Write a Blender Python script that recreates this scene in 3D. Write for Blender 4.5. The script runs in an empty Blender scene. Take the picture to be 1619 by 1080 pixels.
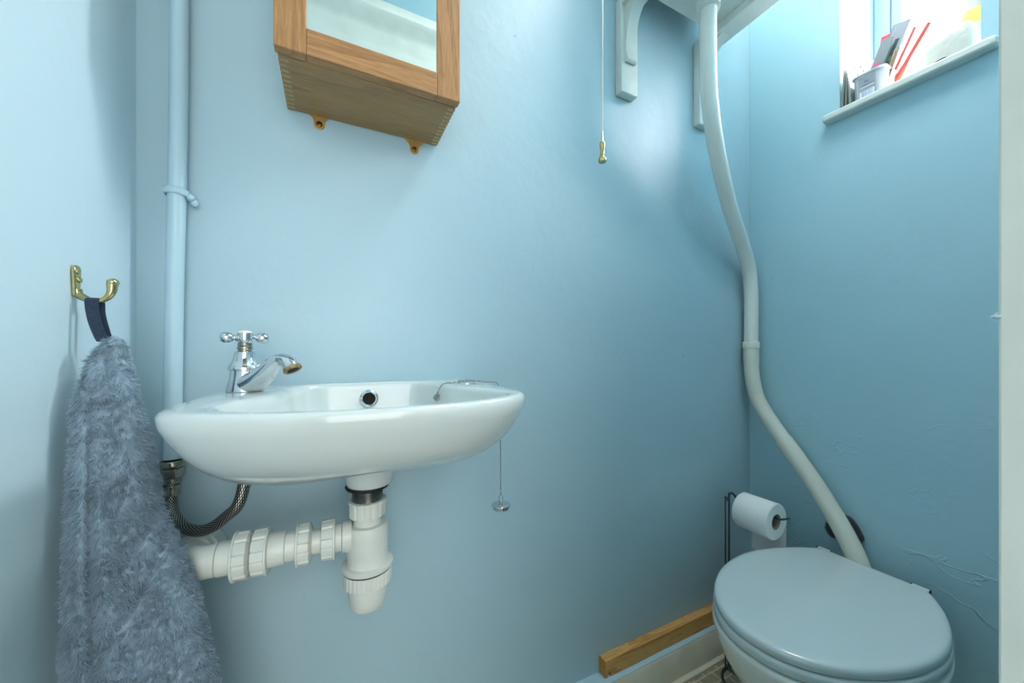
import bpy, bmesh, math, random
from mathutils import Vector, Matrix, noise
random.seed(7)
PI = math.pi
SC = bpy.context.scene
COL = SC.collection

# ------------------------------------------------------------------ camera, world, light, exposure
cam_d = bpy.data.cameras.new('camera'); cam = bpy.data.objects.new('camera', cam_d); COL.objects.link(cam)
cam.location = (0, 0, .935); cam.rotation_euler = (math.radians(90), 0, math.radians(-26.2))
cam_d.sensor_width = 36; cam_d.lens = 580/1619*36; cam_d.shift_y = 16/1619; cam_d.clip_start = .01
SC.camera = cam
w = bpy.data.worlds.new('world'); SC.world = w; w.use_nodes = True
bg = w.node_tree.nodes['Background']; bg.inputs[0].default_value = (.93, .97, 1, 1); bg.inputs[1].default_value = 3.0
SC.view_settings.view_transform = 'Standard'; SC.view_settings.look = 'None'
SC.view_settings.exposure = .60; SC.view_settings.gamma = 1; SC.view_settings.use_curve_mapping = False

def area(name, loc, target, sx, sy, power, color):
    d = bpy.data.lights.new(name, 'AREA'); d.shape = 'RECTANGLE'; d.size = sx; d.size_y = sy; d.energy = power; d.color = color
    o = bpy.data.objects.new(name, d); COL.objects.link(o); o.location = loc
    o.rotation_euler = (Vector(target)-Vector(loc)).to_track_quat('-Z', 'Y').to_euler(); return o
area('window_daylight', (2.3, .30, 2.45), (.2, .42, 1.45), 2.2, 1.9, 1150, (1, .965, .935))
area('ceiling_lamp', (.80, .28, 2.36), (.80, .33, 0), .35, .35, 5.6, (1, .985, .96))
area('hall_fill', (.0, -1.05, 1.12), (.25, .7, .62), .9, 1.5, 10, (.97, .985, .985))  # added frontal fill panel behind the camera, no real fitting

# ------------------------------------------------------------------ materials
def lin(c):
    return tuple(((x/255)/12.92 if x/255 <= .04045 else ((x/255+.055)/1.055)**2.4) for x in c)
def mat(name, rgb, rough=.5, metal=0, coat=0, trans=0, spec=.5, var=0, vscale=20, bump=0, bscale=40, bdist=.002, alpha=1):
    m = bpy.data.materials.new(name); m.use_nodes = True; nt = m.node_tree; b = nt.nodes['Principled BSDF']
    c = lin(rgb); b.inputs['Base Color'].default_value = (*c, 1)
    b.inputs['Roughness'].default_value = rough; b.inputs['Metallic'].default_value = metal
    b.inputs['Coat Weight'].default_value = coat; b.inputs['Transmission Weight'].default_value = trans
    b.inputs['Specular IOR Level'].default_value = spec
    tc = nt.nodes.new('ShaderNodeTexCoord')
    if var:
        n = nt.nodes.new('ShaderNodeTexNoise'); n.inputs['Scale'].default_value = vscale; n.inputs['Detail'].default_value = 6
        nt.links.new(tc.outputs['Object'], n.inputs['Vector'])
        r = nt.nodes.new('ShaderNodeValToRGB'); r.color_ramp.elements[0].position = .35; r.color_ramp.elements[1].position = .65
        r.color_ramp.elements[0].color = (*[x*(1-var) for x in c], 1); r.color_ramp.elements[1].color = (*[min(1, x*(1+var*.5)) for x in c], 1)
        nt.links.new(n.outputs[0], r.inputs[0]); nt.links.new(r.outputs[0], b.inputs['Base Color'])
    if bump:
        n = nt.nodes.new('ShaderNodeTexNoise'); n.inputs['Scale'].default_value = bscale; n.inputs['Detail'].default_value = 5
        nt.links.new(tc.outputs['Object'], n.inputs['Vector'])
        bp = nt.nodes.new('ShaderNodeBump'); bp.inputs['Strength'].default_value = bump; bp.inputs['Distance'].default_value = bdist
        nt.links.new(n.outputs[0], bp.inputs['Height']); nt.links.new(bp.outputs[0], b.inputs['Normal'])
    return m

def wall_paint(name, rgb, rough, cracks=0):
    m = bpy.data.materials.new(name); m.use_nodes = True; nt = m.node_tree; N = nt.nodes.new; L = nt.links.new
    b = nt.nodes['Principled BSDF']; b.inputs['Specular IOR Level'].default_value = .65; b.inputs['Roughness'].default_value = rough
    c = lin(rgb); tc = N('ShaderNodeTexCoord')
    n0 = N('ShaderNodeTexNoise'); n0.inputs['Scale'].default_value = 3; n0.inputs['Detail'].default_value = 8; L(tc.outputs['Object'], n0.inputs['Vector'])
    r = N('ShaderNodeValToRGB'); r.color_ramp.elements[0].color = (*[x*.96 for x in c], 1); r.color_ramp.elements[1].color = (*[x*1.03 for x in c], 1)
    L(n0.outputs[0], r.inputs[0])
    # a few small dark specks in the paint
    vo = N('ShaderNodeTexVoronoi'); vo.inputs['Scale'].default_value = 9; L(tc.outputs['Object'], vo.inputs['Vector'])
    lt = N('ShaderNodeMath'); lt.operation = 'LESS_THAN'; lt.inputs[1].default_value = .018; L(vo.outputs['Distance'], lt.inputs[0])
    mx = N('ShaderNodeMixRGB'); mx.inputs[2].default_value = (*[x*.45 for x in c], 1); L(lt.outputs[0], mx.inputs[0]); L(r.outputs[0], mx.inputs[1])
    L(mx.outputs[0], b.inputs['Base Color'])
    def noise_n(scale, detail, rg=.55, stretch=None):
        n = N('ShaderNodeTexNoise'); n.inputs['Scale'].default_value = scale; n.inputs['Detail'].default_value = detail; n.inputs['Roughness'].default_value = rg
        if stretch:
            mp = N('ShaderNodeMapping'); mp.inputs['Scale'].default_value = stretch; L(tc.outputs['Object'], mp.inputs['Vector']); L(mp.outputs[0], n.inputs['Vector'])
        else: L(tc.outputs['Object'], n.inputs['Vector'])
        return n
    a = noise_n(12, 3); f = noise_n(160, 3, .6)
    ad = N('ShaderNodeMath'); ad.operation = 'MULTIPLY_ADD'; ad.inputs[1].default_value = .05; L(f.outputs[0], ad.inputs[0]); L(a.outputs[0], ad.inputs[2])
    h = ad
    # paint wrinkles: thin ridges where a noise crosses its mean
    cr = noise_n(7 if cracks < 1 else 5, 3, .5, (1, 1, 2.2))
    s1 = N('ShaderNodeMath'); s1.operation = 'SUBTRACT'; s1.inputs[1].default_value = .5; L(cr.outputs[0], s1.inputs[0])
    s2 = N('ShaderNodeMath'); s2.operation = 'ABSOLUTE'; L(s1.outputs[0], s2.inputs[0])
    s3 = N('ShaderNodeMapRange'); s3.inputs[1].default_value = 0; s3.inputs[2].default_value = .012; s3.inputs[3].default_value = 1; s3.inputs[4].default_value = 0; L(s2.outputs[0], s3.inputs[0])
    mk = noise_n(6, 2); mr = N('ShaderNodeMapRange'); mr.inputs[1].default_value = .47; mr.inputs[2].default_value = .58; L(mk.outputs[0], mr.inputs[0])
    m1 = N('ShaderNodeMath'); m1.operation = 'MULTIPLY'; L(s3.outputs[0], m1.inputs[0]); L(mr.outputs[0], m1.inputs[1])
    sx = N('ShaderNodeSeparateXYZ'); L(tc.outputs['Object'], sx.inputs[0])
    zr = N('ShaderNodeMapRange'); zr.inputs[1].default_value = .85; zr.inputs[2].default_value = .6; zr.inputs[3].default_value = .0; zr.inputs[4].default_value = 1; L(sx.outputs[2], zr.inputs[0])
    m2 = N('ShaderNodeMath'); m2.operation = 'MULTIPLY'; L(m1.outputs[0], m2.inputs[0])
    if cracks >= 1: L(zr.outputs[0], m2.inputs[1])
    else: m2.inputs[1].default_value = .12
    m3 = N('ShaderNodeMath'); m3.operation = 'MULTIPLY_ADD'; m3.inputs[1].default_value = .55*max(cracks, .3); L(m2.outputs[0], m3.inputs[0]); L(h.outputs[0], m3.inputs[2])
    bp = N('ShaderNodeBump'); bp.inputs['Strength'].default_value = .55; bp.inputs['Distance'].default_value = .004
    L(m3.outputs[0], bp.inputs['Height']); L(bp.outputs[0], b.inputs['Normal'])
    return m

def wood(name, c1, c2, scale, rough=.45, axis='Z', dist=3.0):
    m = bpy.data.materials.new(name); m.use_nodes = True; nt = m.node_tree; N = nt.nodes.new; L = nt.links.new
    b = nt.nodes['Principled BSDF']; b.inputs['Roughness'].default_value = rough
    tc = N('ShaderNodeTexCoord'); mp = N('ShaderNodeMapping')
    st = {'Z': (1, 1, .09), 'X': (.09, 1, 1), 'Y': (1, .09, 1)}[axis]; mp.inputs['Scale'].default_value = st
    mp.inputs['Location'].default_value = (.37, .11, .53)
    L(tc.outputs['Object'], mp.inputs['Vector'])
    n1 = N('ShaderNodeTexNoise'); n1.inputs['Scale'].default_value = scale*.22; n1.inputs['Detail'].default_value = 2; n1.inputs['Distortion'].default_value = .4; L(mp.outputs[0], n1.inputs['Vector'])
    mul = N('ShaderNodeMath'); mul.operation = 'MULTIPLY'; mul.inputs[1].default_value = dist*6; L(n1.outputs[0], mul.inputs[0])
    fr = N('ShaderNodeMath'); fr.operation = 'FRACT'; L(mul.outputs[0], fr.inputs[0])
    n2 = N('ShaderNodeTexNoise'); n2.inputs['Scale'].default_value = scale*7; n2.inputs['Detail'].default_value = 5; L(mp.outputs[0], n2.inputs['Vector'])
    ad = N('ShaderNodeMath'); ad.operation = 'MULTIPLY_ADD'; ad.inputs[1].default_value = .34; L(fr.outputs[0], ad.inputs[0]); 
    sc = N('ShaderNodeMath'); sc.operation = 'MULTIPLY'; sc.inputs[1].default_value = .95; L(n2.outputs[0], sc.inputs[0]); L(sc.outputs[0], ad.inputs[2])
    r = N('ShaderNodeValToRGB'); r.color_ramp.elements[0].position = .25; r.color_ramp.elements[1].position = .95
    r.color_ramp.elements[0].color = (*lin(c1), 1); r.color_ramp.elements[1].color = (*lin(c2), 1); L(ad.outputs[0], r.inputs[0]); L(r.outputs[0], b.inputs['Base Color'])
    bp = N('ShaderNodeBump'); bp.inputs['Strength'].default_value = .15; bp.inputs['Distance'].default_value = .001; L(ad.outputs[0], bp.inputs['Height']); L(bp.outputs[0], b.inputs['Normal'])
    return m

BLUE = (168, 207, 220)
M = {}
M['wall_sink'] = wall_paint('blue_wall_paint', (172, 201, 212), .44, .3)
M['wall_window'] = wall_paint('blue_wall_paint_wrinkled', BLUE, .36, 1)
M['wall_left'] = wall_paint('lit_blue_wall_paint', (203, 226, 236), .42, .25)  # paler than the other blue walls: window brightness put into the colour
M['blue_gloss'] = mat('blue_gloss_paint', (184, 212, 224), .3, bump=.3, bscale=60, bdist=.001)
M['white_gloss'] = mat('white_gloss_paint', (222, 228, 222), .28, var=.04, vscale=30, bump=.35, bscale=50, bdist=.0012)
M['cream_gloss'] = mat('cream_gloss_paint', (236, 230, 208), .35, var=.08, vscale=15, bump=.3, bscale=50, bdist=.001)
M['jamb'] = mat('offwhite_door_paint', (240, 243, 234), .4, var=.05, vscale=20, bump=.3, bscale=30, bdist=.001)
M['ceiling'] = mat('white_ceiling_paint', (235, 238, 236), .8, bump=.2)
M['hall'] = mat('pale_hall_paint', (226, 226, 218), .8, bump=.1)
M['ceramic'] = mat('white_glazed_ceramic', (214, 223, 221), .12, coat=.5, var=.012, vscale=6)
M['ceramic_toilet'] = mat('white_glazed_toilet_ceramic', (222, 228, 224), .14, coat=.5, var=.012, vscale=6)
M['seat'] = mat('white_seat_plastic', (202, 217, 219), .16, coat=.3, var=.01, vscale=8)
M['pvc'] = mat('white_plumbing_plastic', (226, 229, 221), .32, var=.05, vscale=35, bump=.1, bscale=80, bdist=.0005)
M['pipe_white'] = mat('old_white_pipe_gloss', (222, 224, 210), .26, var=.05, vscale=16, bump=.25, bscale=25, bdist=.001)
M['pipe_up'] = mat('white_pipe_gloss', (232, 236, 230), .22, var=.02, vscale=16, bump=.25, bscale=25, bdist=.001)
M['chrome'] = mat('chrome', (215, 218, 220), .07, metal=1, var=.08, vscale=60)
M['steel'] = mat('dull_steel', (165, 165, 160), .28, metal=1, var=.15, vscale=80)
M['nickel'] = mat('tarnished_nickel', (176, 172, 158), .25, metal=1, var=.35, vscale=70)
M['limescale'] = mat('brown_limescale', (150, 132, 96), .7, var=.4, vscale=150, bump=.6, bscale=200, bdist=.001)
M['brass'] = mat('brass', (214, 172, 106), .35, metal=.7, var=.15, vscale=50)
M['brass_pale'] = mat('aged_pale_brass', (196, 182, 134), .16, metal=1, var=.15, vscale=60)
M['brass_dark'] = mat('dark_brass_screw', (120, 88, 46), .35, metal=1)
M['wire'] = mat('dark_grey_wire', (92, 104, 108), .3, metal=1)
M['rubber'] = mat('black_rubber', (22, 24, 26), .6)
M['porcelain'] = mat('cream_porcelain_button', (244, 236, 214), .2, coat=.5)
M['cord'] = mat('white_cord', (232, 232, 226), .7, bump=.5, bscale=600, bdist=.0005)
M['navy'] = mat('navy_webbing', (34, 50, 74), .8, var=.2, vscale=300, bump=.6, bscale=500, bdist=.0008)
M['towel'] = mat('grey_blue_towel', (160, 182, 198), .95, var=.15, vscale=30, spec=.1)
M['hole'] = mat('dark_hole', (40, 32, 26), .9)
M['paper'] = mat('white_tissue', (236, 240, 238), .9, bump=.5, bscale=300, bdist=.0006)
M['card_core'] = mat('grey_cardboard', (150, 146, 132), .9, var=.1, vscale=60)
M['wood_v'] = wood('oak_vertical', (142, 98, 58), (188, 138, 88), 60, axis='Z', dist=1.6)
M['wood_h'] = wood('oak_horizontal', (142, 98, 58), (188, 138, 88), 60, axis='X', dist=1.8)
M['wood_under'] = wood('oak_underside', (140, 108, 70), (176, 138, 92), 50, axis='X', rough=.6, dist=1.2)
M['finger'] = wood('oak_end_grain', (158, 132, 96), (196, 166, 124), 60, axis='Y', rough=.6)
M['pine'] = wood('pine', (186, 118, 52), (236, 186, 116), 70, axis='X', rough=.5, dist=1.6)
M['pine_end'] = wood('pine_end_grain', (180, 112, 40), (222, 162, 84), 200, axis='Y', rough=.6, dist=5)
M['foam'] = mat('dark_grey_foam', (96, 94, 98), .95, var=.4, vscale=120, bump=.8, bscale=150, bdist=.003)
M['upvc'] = mat('window_frame_paint', (140, 162, 184), .3, var=.02, vscale=10)

def mirror_mat():
    m = mat('mirror_glass', (232, 240, 238), .015, metal=1, var=.01, vscale=4); return m
M['mirror'] = mirror_mat()

def glass_mat(name, tint, gloss=.08):
    m = bpy.data.materials.new(name); m.use_nodes = True; nt = m.node_tree; N = nt.nodes.new
    for n in list(nt.nodes):
        if n.type == 'BSDF_PRINCIPLED': nt.nodes.remove(n)
    t = N('ShaderNodeBsdfTransparent'); t.inputs[0].default_value = (*tint, 1); g = N('ShaderNodeBsdfGlossy'); g.inputs['Roughness'].default_value = .05
    tc = N('ShaderNodeTexCoord'); n = N('ShaderNodeTexNoise'); n.inputs['Scale'].default_value = 4; nt.links.new(tc.outputs['Object'], n.inputs['Vector'])
    bp = N('ShaderNodeBump'); bp.inputs['Strength'].default_value = .02; nt.links.new(n.outputs[0], bp.inputs['Height']); nt.links.new(bp.outputs[0], g.inputs['Normal'])
    mx = N('ShaderNodeMixShader'); mx.inputs[0].default_value = gloss
    nt.links.new(t.outputs[0], mx.inputs[1]); nt.links.new(g.outputs[0], mx.inputs[2]); nt.links.new(mx.outputs[0], nt.nodes['Material Output'].inputs[0]); return m
M['glass'] = glass_mat('window_glass', (.97, .99, 1))
def braid_mat():
    m = bpy.data.materials.new('steel_braid'); m.use_nodes = True; nt = m.node_tree; N = nt.nodes.new; L = nt.links.new
    b = nt.nodes['Principled BSDF']; b.inputs['Metallic'].default_value = .9; b.inputs['Roughness'].default_value = .35
    uv = N('ShaderNodeUVMap'); sx = N('ShaderNodeSeparateXYZ'); L(uv.outputs[0], sx.inputs[0])
    outs = []
    for sg in (1, -1):
        a = N('ShaderNodeMath'); a.operation = 'MULTIPLY'; a.inputs[1].default_value = 16*sg; L(sx.outputs[0], a.inputs[0])
        c = N('ShaderNodeMath'); c.operation = 'MULTIPLY_ADD'; c.inputs[1].default_value = 95; L(sx.outputs[1], c.inputs[0]); L(a.outputs[0], c.inputs[2])
        f = N('ShaderNodeMath'); f.operation = 'PINGPONG'; f.inputs[1].default_value = .5; L(c.outputs[0], f.inputs[0]); outs.append(f)
    mn = N('ShaderNodeMath'); mn.operation = 'MULTIPLY'; L(outs[0].outputs[0], mn.inputs[0]); L(outs[1].outputs[0], mn.inputs[1])
    r = N('ShaderNodeValToRGB'); r.color_ramp.elements[0].position = .02; r.color_ramp.elements[1].position = .14
    r.color_ramp.elements[0].color = (.03, .028, .025, 1); r.color_ramp.elements[1].color = (.58, .55, .48, 1); L(mn.outputs[0], r.inputs[0]); L(r.outputs[0], b.inputs['Base Color'])
    bp = N('ShaderNodeBump'); bp.inputs['Strength'].default_value = .6; bp.inputs['Distance'].default_value = .001; L(mn.outputs[0], bp.inputs['Height']); L(bp.outputs[0], b.inputs['Normal'])
    return m
M['braid'] = braid_mat()
def tile_mat():
    m = bpy.data.materials.new('vinyl_tile'); m.use_nodes = True; nt = m.node_tree; N = nt.nodes.new; L = nt.links.new
    b = nt.nodes['Principled BSDF']; b.inputs['Roughness'].default_value = .5
    tc = N('ShaderNodeTexCoord'); mp = N('ShaderNodeMapping'); mp.inputs['Scale'].default_value = (9, 9, 9); L(tc.outputs['Object'], mp.inputs['Vector'])
    br = N('ShaderNodeTexBrick'); br.offset = .5; br.inputs['Color1'].default_value = (*lin((150, 144, 124)), 1); br.inputs['Color2'].default_value = (*lin((172, 164, 140)), 1)
    br.inputs['Mortar'].default_value = (*lin((204, 196, 170)), 1); br.inputs['Mortar Size'].default_value = .02; br.inputs['Scale'].default_value = 1
    L(mp.outputs[0], br.inputs['Vector'])
    n = N('ShaderNodeTexNoise'); n.inputs['Scale'].default_value = 60; n.inputs['Detail'].default_value = 6; L(tc.outputs['Object'], n.inputs['Vector'])
    mx = N('ShaderNodeMixRGB'); mx.blend_type = 'OVERLAY'; mx.inputs[0].default_value = .5; L(br.outputs[0], mx.inputs[1]); L(n.outputs[0], mx.inputs[2]); L(mx.outputs[0], b.inputs['Base Color'])
    return m
M['tile'] = tile_mat()

# ------------------------------------------------------------------ mesh helpers
class G:
    def __init__(s): s.v = []; s.f = []; s.uv = {}
    def box(s, x0, x1, y0, y1, z0, z1, rot=None, c=None):
        b = len(s.v); P = [Vector((x, y, z)) for x in (x0, x1) for y in (y0, y1) for z in (z0, z1)]
        if rot: P = [rot @ (p-Vector(c)) + Vector(c) for p in P]
        s.v += P; s.f += [[b+i for i in q] for q in ((0, 1, 3, 2), (4, 6, 7, 5), (0, 4, 5, 1), (2, 3, 7, 6), (0, 2, 6, 4), (1, 5, 7, 3))]; return s
    def loft(s, rings, cap0=True, cap1=True):
        b = len(s.v); n = len(rings[0])
        for r in rings: s.v += [Vector(p) for p in r]
        for k in range(len(rings)-1):
            for i in range(n):
                j = (i+1) % n; s.f.append([b+k*n+i, b+k*n+j, b+(k+1)*n+j, b+(k+1)*n+i])
        if cap0: s.f.append([b+i for i in range(n)][::-1])
        if cap1: s.f.append([b+(len(rings)-1)*n+i for i in range(n)])
        return s
    def lathe(s, prof, o=(0, 0, 0), axis=(0, 0, 1), n=40, ribs=0, rd=0, cap0=True, cap1=True, duty=.7):
        q = Vector((0, 0, 1)).rotation_difference(Vector(axis).normalized()); o = Vector(o)
        if ribs: n = ribs*6
        rings = []
        for r, h in prof:
            R = []
            for i in range(n):
                a = 2*PI*i/n; rr = r
                if ribs and r > 0: rr = r - (rd if (i % 6)/6 >= duty else 0)
                R.append(o + q @ Vector((rr*math.cos(a), rr*math.sin(a), h)))
            rings.append(R)
        return s.loft(rings, cap0, cap1)
    def tube(s, pts, rad, n=20, cap=True, flat=None):
        pts = [Vector(p) for p in pts]; m = len(pts)
        if not hasattr(rad, '__len__'): rad = [rad]*m
        T = [(pts[min(i+1, m-1)]-pts[max(i-1, 0)]).normalized() for i in range(m)]
        up = Vector((0, 0, 1)) if abs(T[0].z) < .9 else Vector((1, 0, 0))
        X = (up - T[0]*up.dot(T[0])).normalized(); rings = []
        for i in range(m):
            X = (X - T[i]*X.dot(T[i])).normalized(); Y = T[i].cross(X)
            fx, fy = flat if flat else (1, 1)
            rings.append([pts[i] + X*rad[i]*fx*math.cos(2*PI*k/n) + Y*rad[i]*fy*math.sin(2*PI*k/n) for k in range(n)])
        return s.loft(rings, cap, cap)
    def ball(s, c, r, n=12, m=8, sc=(1, 1, 1)):
        c = Vector(c); rings = [[c + Vector((sc[0]*r*math.sin(PI*k/m)*math.cos(2*PI*i/n), sc[1]*r*math.sin(PI*k/m)*math.sin(2*PI*i/n), -sc[2]*r*math.cos(PI*k/m))) for i in range(n)] for k in range(1, m)]
        return s.loft(rings)
    def prism(s, poly, d0, d1, plane='YZ'):
        mk = {'YZ': lambda p, d: (d, p[0], p[1]), 'XZ': lambda p, d: (p[0], d, p[1]), 'XY': lambda p, d: (p[0], p[1], d)}[plane]
        return s.loft([[mk(p, d0) for p in poly], [mk(p, d1) for p in poly]])
    def build(s, name, m, parent=None, bevel=0, smooth=True, ang=40, sub=0, seg=2):
        me = bpy.data.meshes.new(name); me.from_pydata([tuple(v) for v in s.v], [], s.f); 
        bm = bmesh.new(); bm.from_mesh(me); bmesh.ops.recalc_face_normals(bm, faces=bm.faces)
        if smooth:
            for f in bm.faces: f.smooth = True
            lim = math.radians(ang)
            for e in bm.edges:
                if len(e.link_faces) == 2 and e.calc_face_angle(0) > lim: e.smooth = False
        bm.to_mesh(me); bm.free(); me.materials.append(m)
        o = bpy.data.objects.new(name, me); COL.objects.link(o)
        if bevel:
            md = o.modifiers.new('bevel', 'BEVEL'); md.width = bevel; md.segments = seg; md.limit_method = 'ANGLE'; md.angle_limit = math.radians(40); md.harden_normals = False
        if sub:
            md = o.modifiers.new('sub', 'SUBSURF'); md.levels = sub; md.render_levels = sub
        if parent is not None:
            o.parent = parent
            if parent.parent is None: o.location = -Vector(parent.location)
        return o

def catmull(P, k=8, closed=False):
    P = [Vector(p) for p in P]; n = len(P); out = []
    for i in range(n if closed else n-1):
        g = (lambda j: P[j % n]) if closed else (lambda j: P[min(max(j, 0), n-1)])
        a, b, c, d = g(i-1), g(i), g(i+1), g(i+2)
        for q in range(k):
            t = q/k; out.append(.5*((2*b)+(c-a)*t+(2*a-5*b+4*c-d)*t*t+(3*b-a-3*c+d)*t**3))
    if not closed: out.append(P[-1])
    return out

def thing(name, loc, label, cat, group=None):
    o = bpy.data.objects.new(name, None); COL.objects.link(o); o.location = loc; o.empty_display_size = .05
    o['label'] = label; o['category'] = cat
    if group: o['group'] = group
    return o
def tag(o, label, cat, group=None):
    o['label'] = label; o['category'] = cat
    if group: o['group'] = group
    return rebase(o)
def rebase(o):                      # put a single mesh's origin at the middle of its base
    me = o.data; xs = [v.co for v in me.vertices]
    c = Vector(((min(v.x for v in xs)+max(v.x for v in xs))/2, (min(v.y for v in xs)+max(v.y for v in xs))/2, min(v.z for v in xs)))
    me.transform(Matrix.Translation(-c)); o.location = c; return o
def struct(o): o['kind'] = 'structure'; return o
def copy_tree(o, parent=None):
    c = o.copy(); COL.objects.link(c)
    if parent is not None: c.parent = parent
    for ch in list(o.children): copy_tree(ch, c)
    return c

# ------------------------------------------------------------------ room shell
F = .048; CEIL = 2.4; XL = -.2556; XR = 1.206; YB = .722
g = G(); g.box(-1.6, 1.5, -1.6, .9, F-.05, F); struct(g.build('floor', M['tile'], smooth=False))
g = G(); g.box(-1.6, 1.5, -1.6, .9, CEIL, CEIL+.05); struct(g.build('ceiling', M['ceiling'], smooth=False))
g = G(); g.box(XL-.1, XR+.2, YB, YB+.12, F, CEIL); struct(g.build('wall_back', M['wall_sink'], smooth=False))
g = G(); g.box(XL-.1, XL, -.08, YB, F, CEIL); struct(g.build('wall_left', M['wall_left'], smooth=False))
WY0, WY1, WZ0, WZ1 = .253, .487, 1.548, 2.16; XO = XR+.235
def right_wall():
    g = G()
    P = [(XR, y, z) for y, z in ((-.08, F), (YB, F), (YB, CEIL), (-.08, CEIL), (WY0, WZ0), (WY1, WZ0), (WY1, WZ1), (WY0, WZ1))]
    Q = [(XO, y, z) for _, y, z in P]; g.v = [Vector(p) for p in P+Q]
    for o in (0, 8): g.f += [[o+a for a in q] for q in ((0, 1, 5, 4), (1, 2, 6, 5), (2, 3, 7, 6), (3, 0, 4, 7))]
    for a, b in ((0, 1), (1, 2), (2, 3), (3, 0), (4, 5), (5, 6), (6, 7), (7, 4)): g.f.append([a, b, b+8, a+8])
    return g
struct(right_wall().build('wall_right', M['wall_window'], smooth=False, bevel=.002))
HD = 1.76; JX = .235
g = G(); g.box(JX+.02, XO, -.08, .02, F, CEIL); g.box(XL-.1, JX+.02, -.08, .02, HD+.01, CEIL); struct(g.build('wall_front', M['wall_window'], smooth=False))
# hall behind the doorway
g = G(); g.box(-1.3, 1.4, -1.4, -1.3, F, CEIL); struct(g.build('wall_hall_far', M['hall'], smooth=False))
g = G(); g.box(-1.35, -1.3, -1.4, -.08, F, CEIL); struct(g.build('wall_hall_left', M['hall'], smooth=False))
g = G(); g.box(1.35, 1.4, -1.4, -.08, F, CEIL); struct(g.build('wall_hall_right', M['hall'], smooth=False))
g = G(); g.box(-1.3, XL-.1, -.1, -.05, F, CEIL); struct(g.build('wall_hall_near', M['hall'], smooth=False))
# door frame: jamb lining, architrave on the room side, head with moulded steps
door = bpy.data.objects.new('door_1', None); COL.objects.link(door); door.location = (JX, .02, F); struct(door)
prof = [(.045, JX), (.045, JX+.045), (.040, JX+.052), (.034, JX+.07), (.02, JX+.072), (-.09, JX+.072), (-.09, JX), (.0, JX), (.0, JX)]
g = G(); g.loft([[(x, y, F) for y, x in prof[:-1]], [(x, y, HD+.02) for y, x in prof[:-1]]]); o = g.build('door_jamb', M['jamb'], door, bevel=.0008)
hp = [(.02, HD), (.050, HD), (.042, 1.818), (.038, 1.821), (.037, 1.863), (.031, 1.867), (.031, 1.873), (.036, 1.885), (.046, 1.905), (.050, 1.915), (.050, 1.919), (.040, 1.924), (.031, 1.935), (.025, 1.955), (.024, 1.967), (.0, 1.967), (-.09, 1.967), (-.09, HD)]
g = G(); g.prism(hp, XL, JX+.07, 'YZ'); g.build('door_head', M['jamb'], door, ang=35)
g = G(); g.ball((JX+.0005, .0452, .9487), .0010, sc=(1.2, 1.4, .8)); g.tube([(JX+.0008, .0450, .9508), (JX+.0006, .0456, .9493), (JX-.0004, .0468, .9486)], [.0003, .0007, .0003], 8)
g.build('paint_drip', M['blue_gloss'], door)
# skirting along the sink wall
g = G(); g.prism([(.722, F), (.676, F), (.676, F+.006), (.684, F+.012), (.684, .132), (.687, .137), (.722, .137)], XL, XR, 'YZ'); struct(g.build('baseboard_back', M['cream_gloss'], bevel=.001))
g = G(); g.prism([(.722, .137), (.6865, .137), (.6862, .1385), (.688, .140), (.722, .1405)], XL, XR, 'YZ'); struct(g.build('trim_1', M['blue_gloss']))

# window: frame, sash, glass, sill
win = bpy.data.objects.new('window_1', None); COL.objects.link(win); win.location = (XO, .37, WZ0); struct(win)
def frame_ring(g, x0, x1, y0, y1, z0, z1, wd):
    g.box(x0, x1, y0, y0+wd, z0, z1); g.box(x0, x1, y1-wd, y1, z0, z1); g.box(x0, x1, y0+wd, y1-wd, z0, z0+wd); g.box(x0, x1, y0+wd, y1-wd, z1-wd, z1)
XF = 1.395
g = G(); frame_ring(g, XF, XF+.055, WY0, WY1, WZ0, WZ1, .034); g.build('window_frame', M['upvc'], win, bevel=.003)
g = G(); frame_ring(g, XF+.006, XF+.045, WY0+.034, WY1-.034, WZ0+.034, WZ1-.034, .022); g.build('sash', M['upvc'], win, bevel=.003)
g = G(); g.box(XF+.024, XF+.028, WY0+.05, WY1-.05, WZ0+.05, WZ1-.05); g.build('pane', M['glass'], win, smooth=False)
g = G()
sp = [(1.178, .232), (1.181, .229), (1.2, .227), (1.206, .229), (1.206, WY0), (XF, WY0), (XF, WY1), (1.206, WY1), (1.206, .514), (1.2, .517), (1.181, .516), (1.178, .512)]
g.prism(sp, 1.547, 1.565, 'XY'); g.build('window_sill', M['white_gloss'], win, bevel=.004, seg=3)
SZ = 1.565

# ------------------------------------------------------------------ mirror cabinet
CX0, CX1, CY0, CY1, CZ0, CZ1 = -.0665, .1875, .594, .7215, 1.3436, 1.80
cab = thing('mirror_cabinet', ((CX0+CX1)/2, CY1, CZ0), 'small oak wall cabinet with a mirror door above the basin', 'cabinet')
g = G(); g.box(CX0, CX0+.012, CY0+.0005, CY1, CZ0+.012, CZ1); g.box(CX1-.012, CX1, CY0+.0005, CY1, CZ0+.012, CZ1); g.box(CX0, CX1, CY0, CY1, CZ1-.012, CZ1); g.box(CX0+.012, CX1-.012, CY1-.006, CY1, CZ0+.012, CZ1-.012); g.build('cabinet_body', M['wood_v'], cab, bevel=.0008)
g = G(); g.box(CX0+.0001, CX1-.0001, CY0, CY1, CZ0, CZ0+.012); bpn = g.build('bottom_panel', M['wood_under'], cab, bevel=.0012)
nf = 11; st = (CY1-CY0)/(2*nf+1)
for xa, xb in ((CX0-.0002, CX0+.012), (CX1-.012, CX1+.0002)):
    g = G()
    for i in range(nf):
        y = CY0+st*(2*i+1); g.box(xa, xb, y, y+st, CZ0-.0003, CZ0+.0125)
    g.build('finger_joint', M['finger'], bpn, smooth=False)
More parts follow.
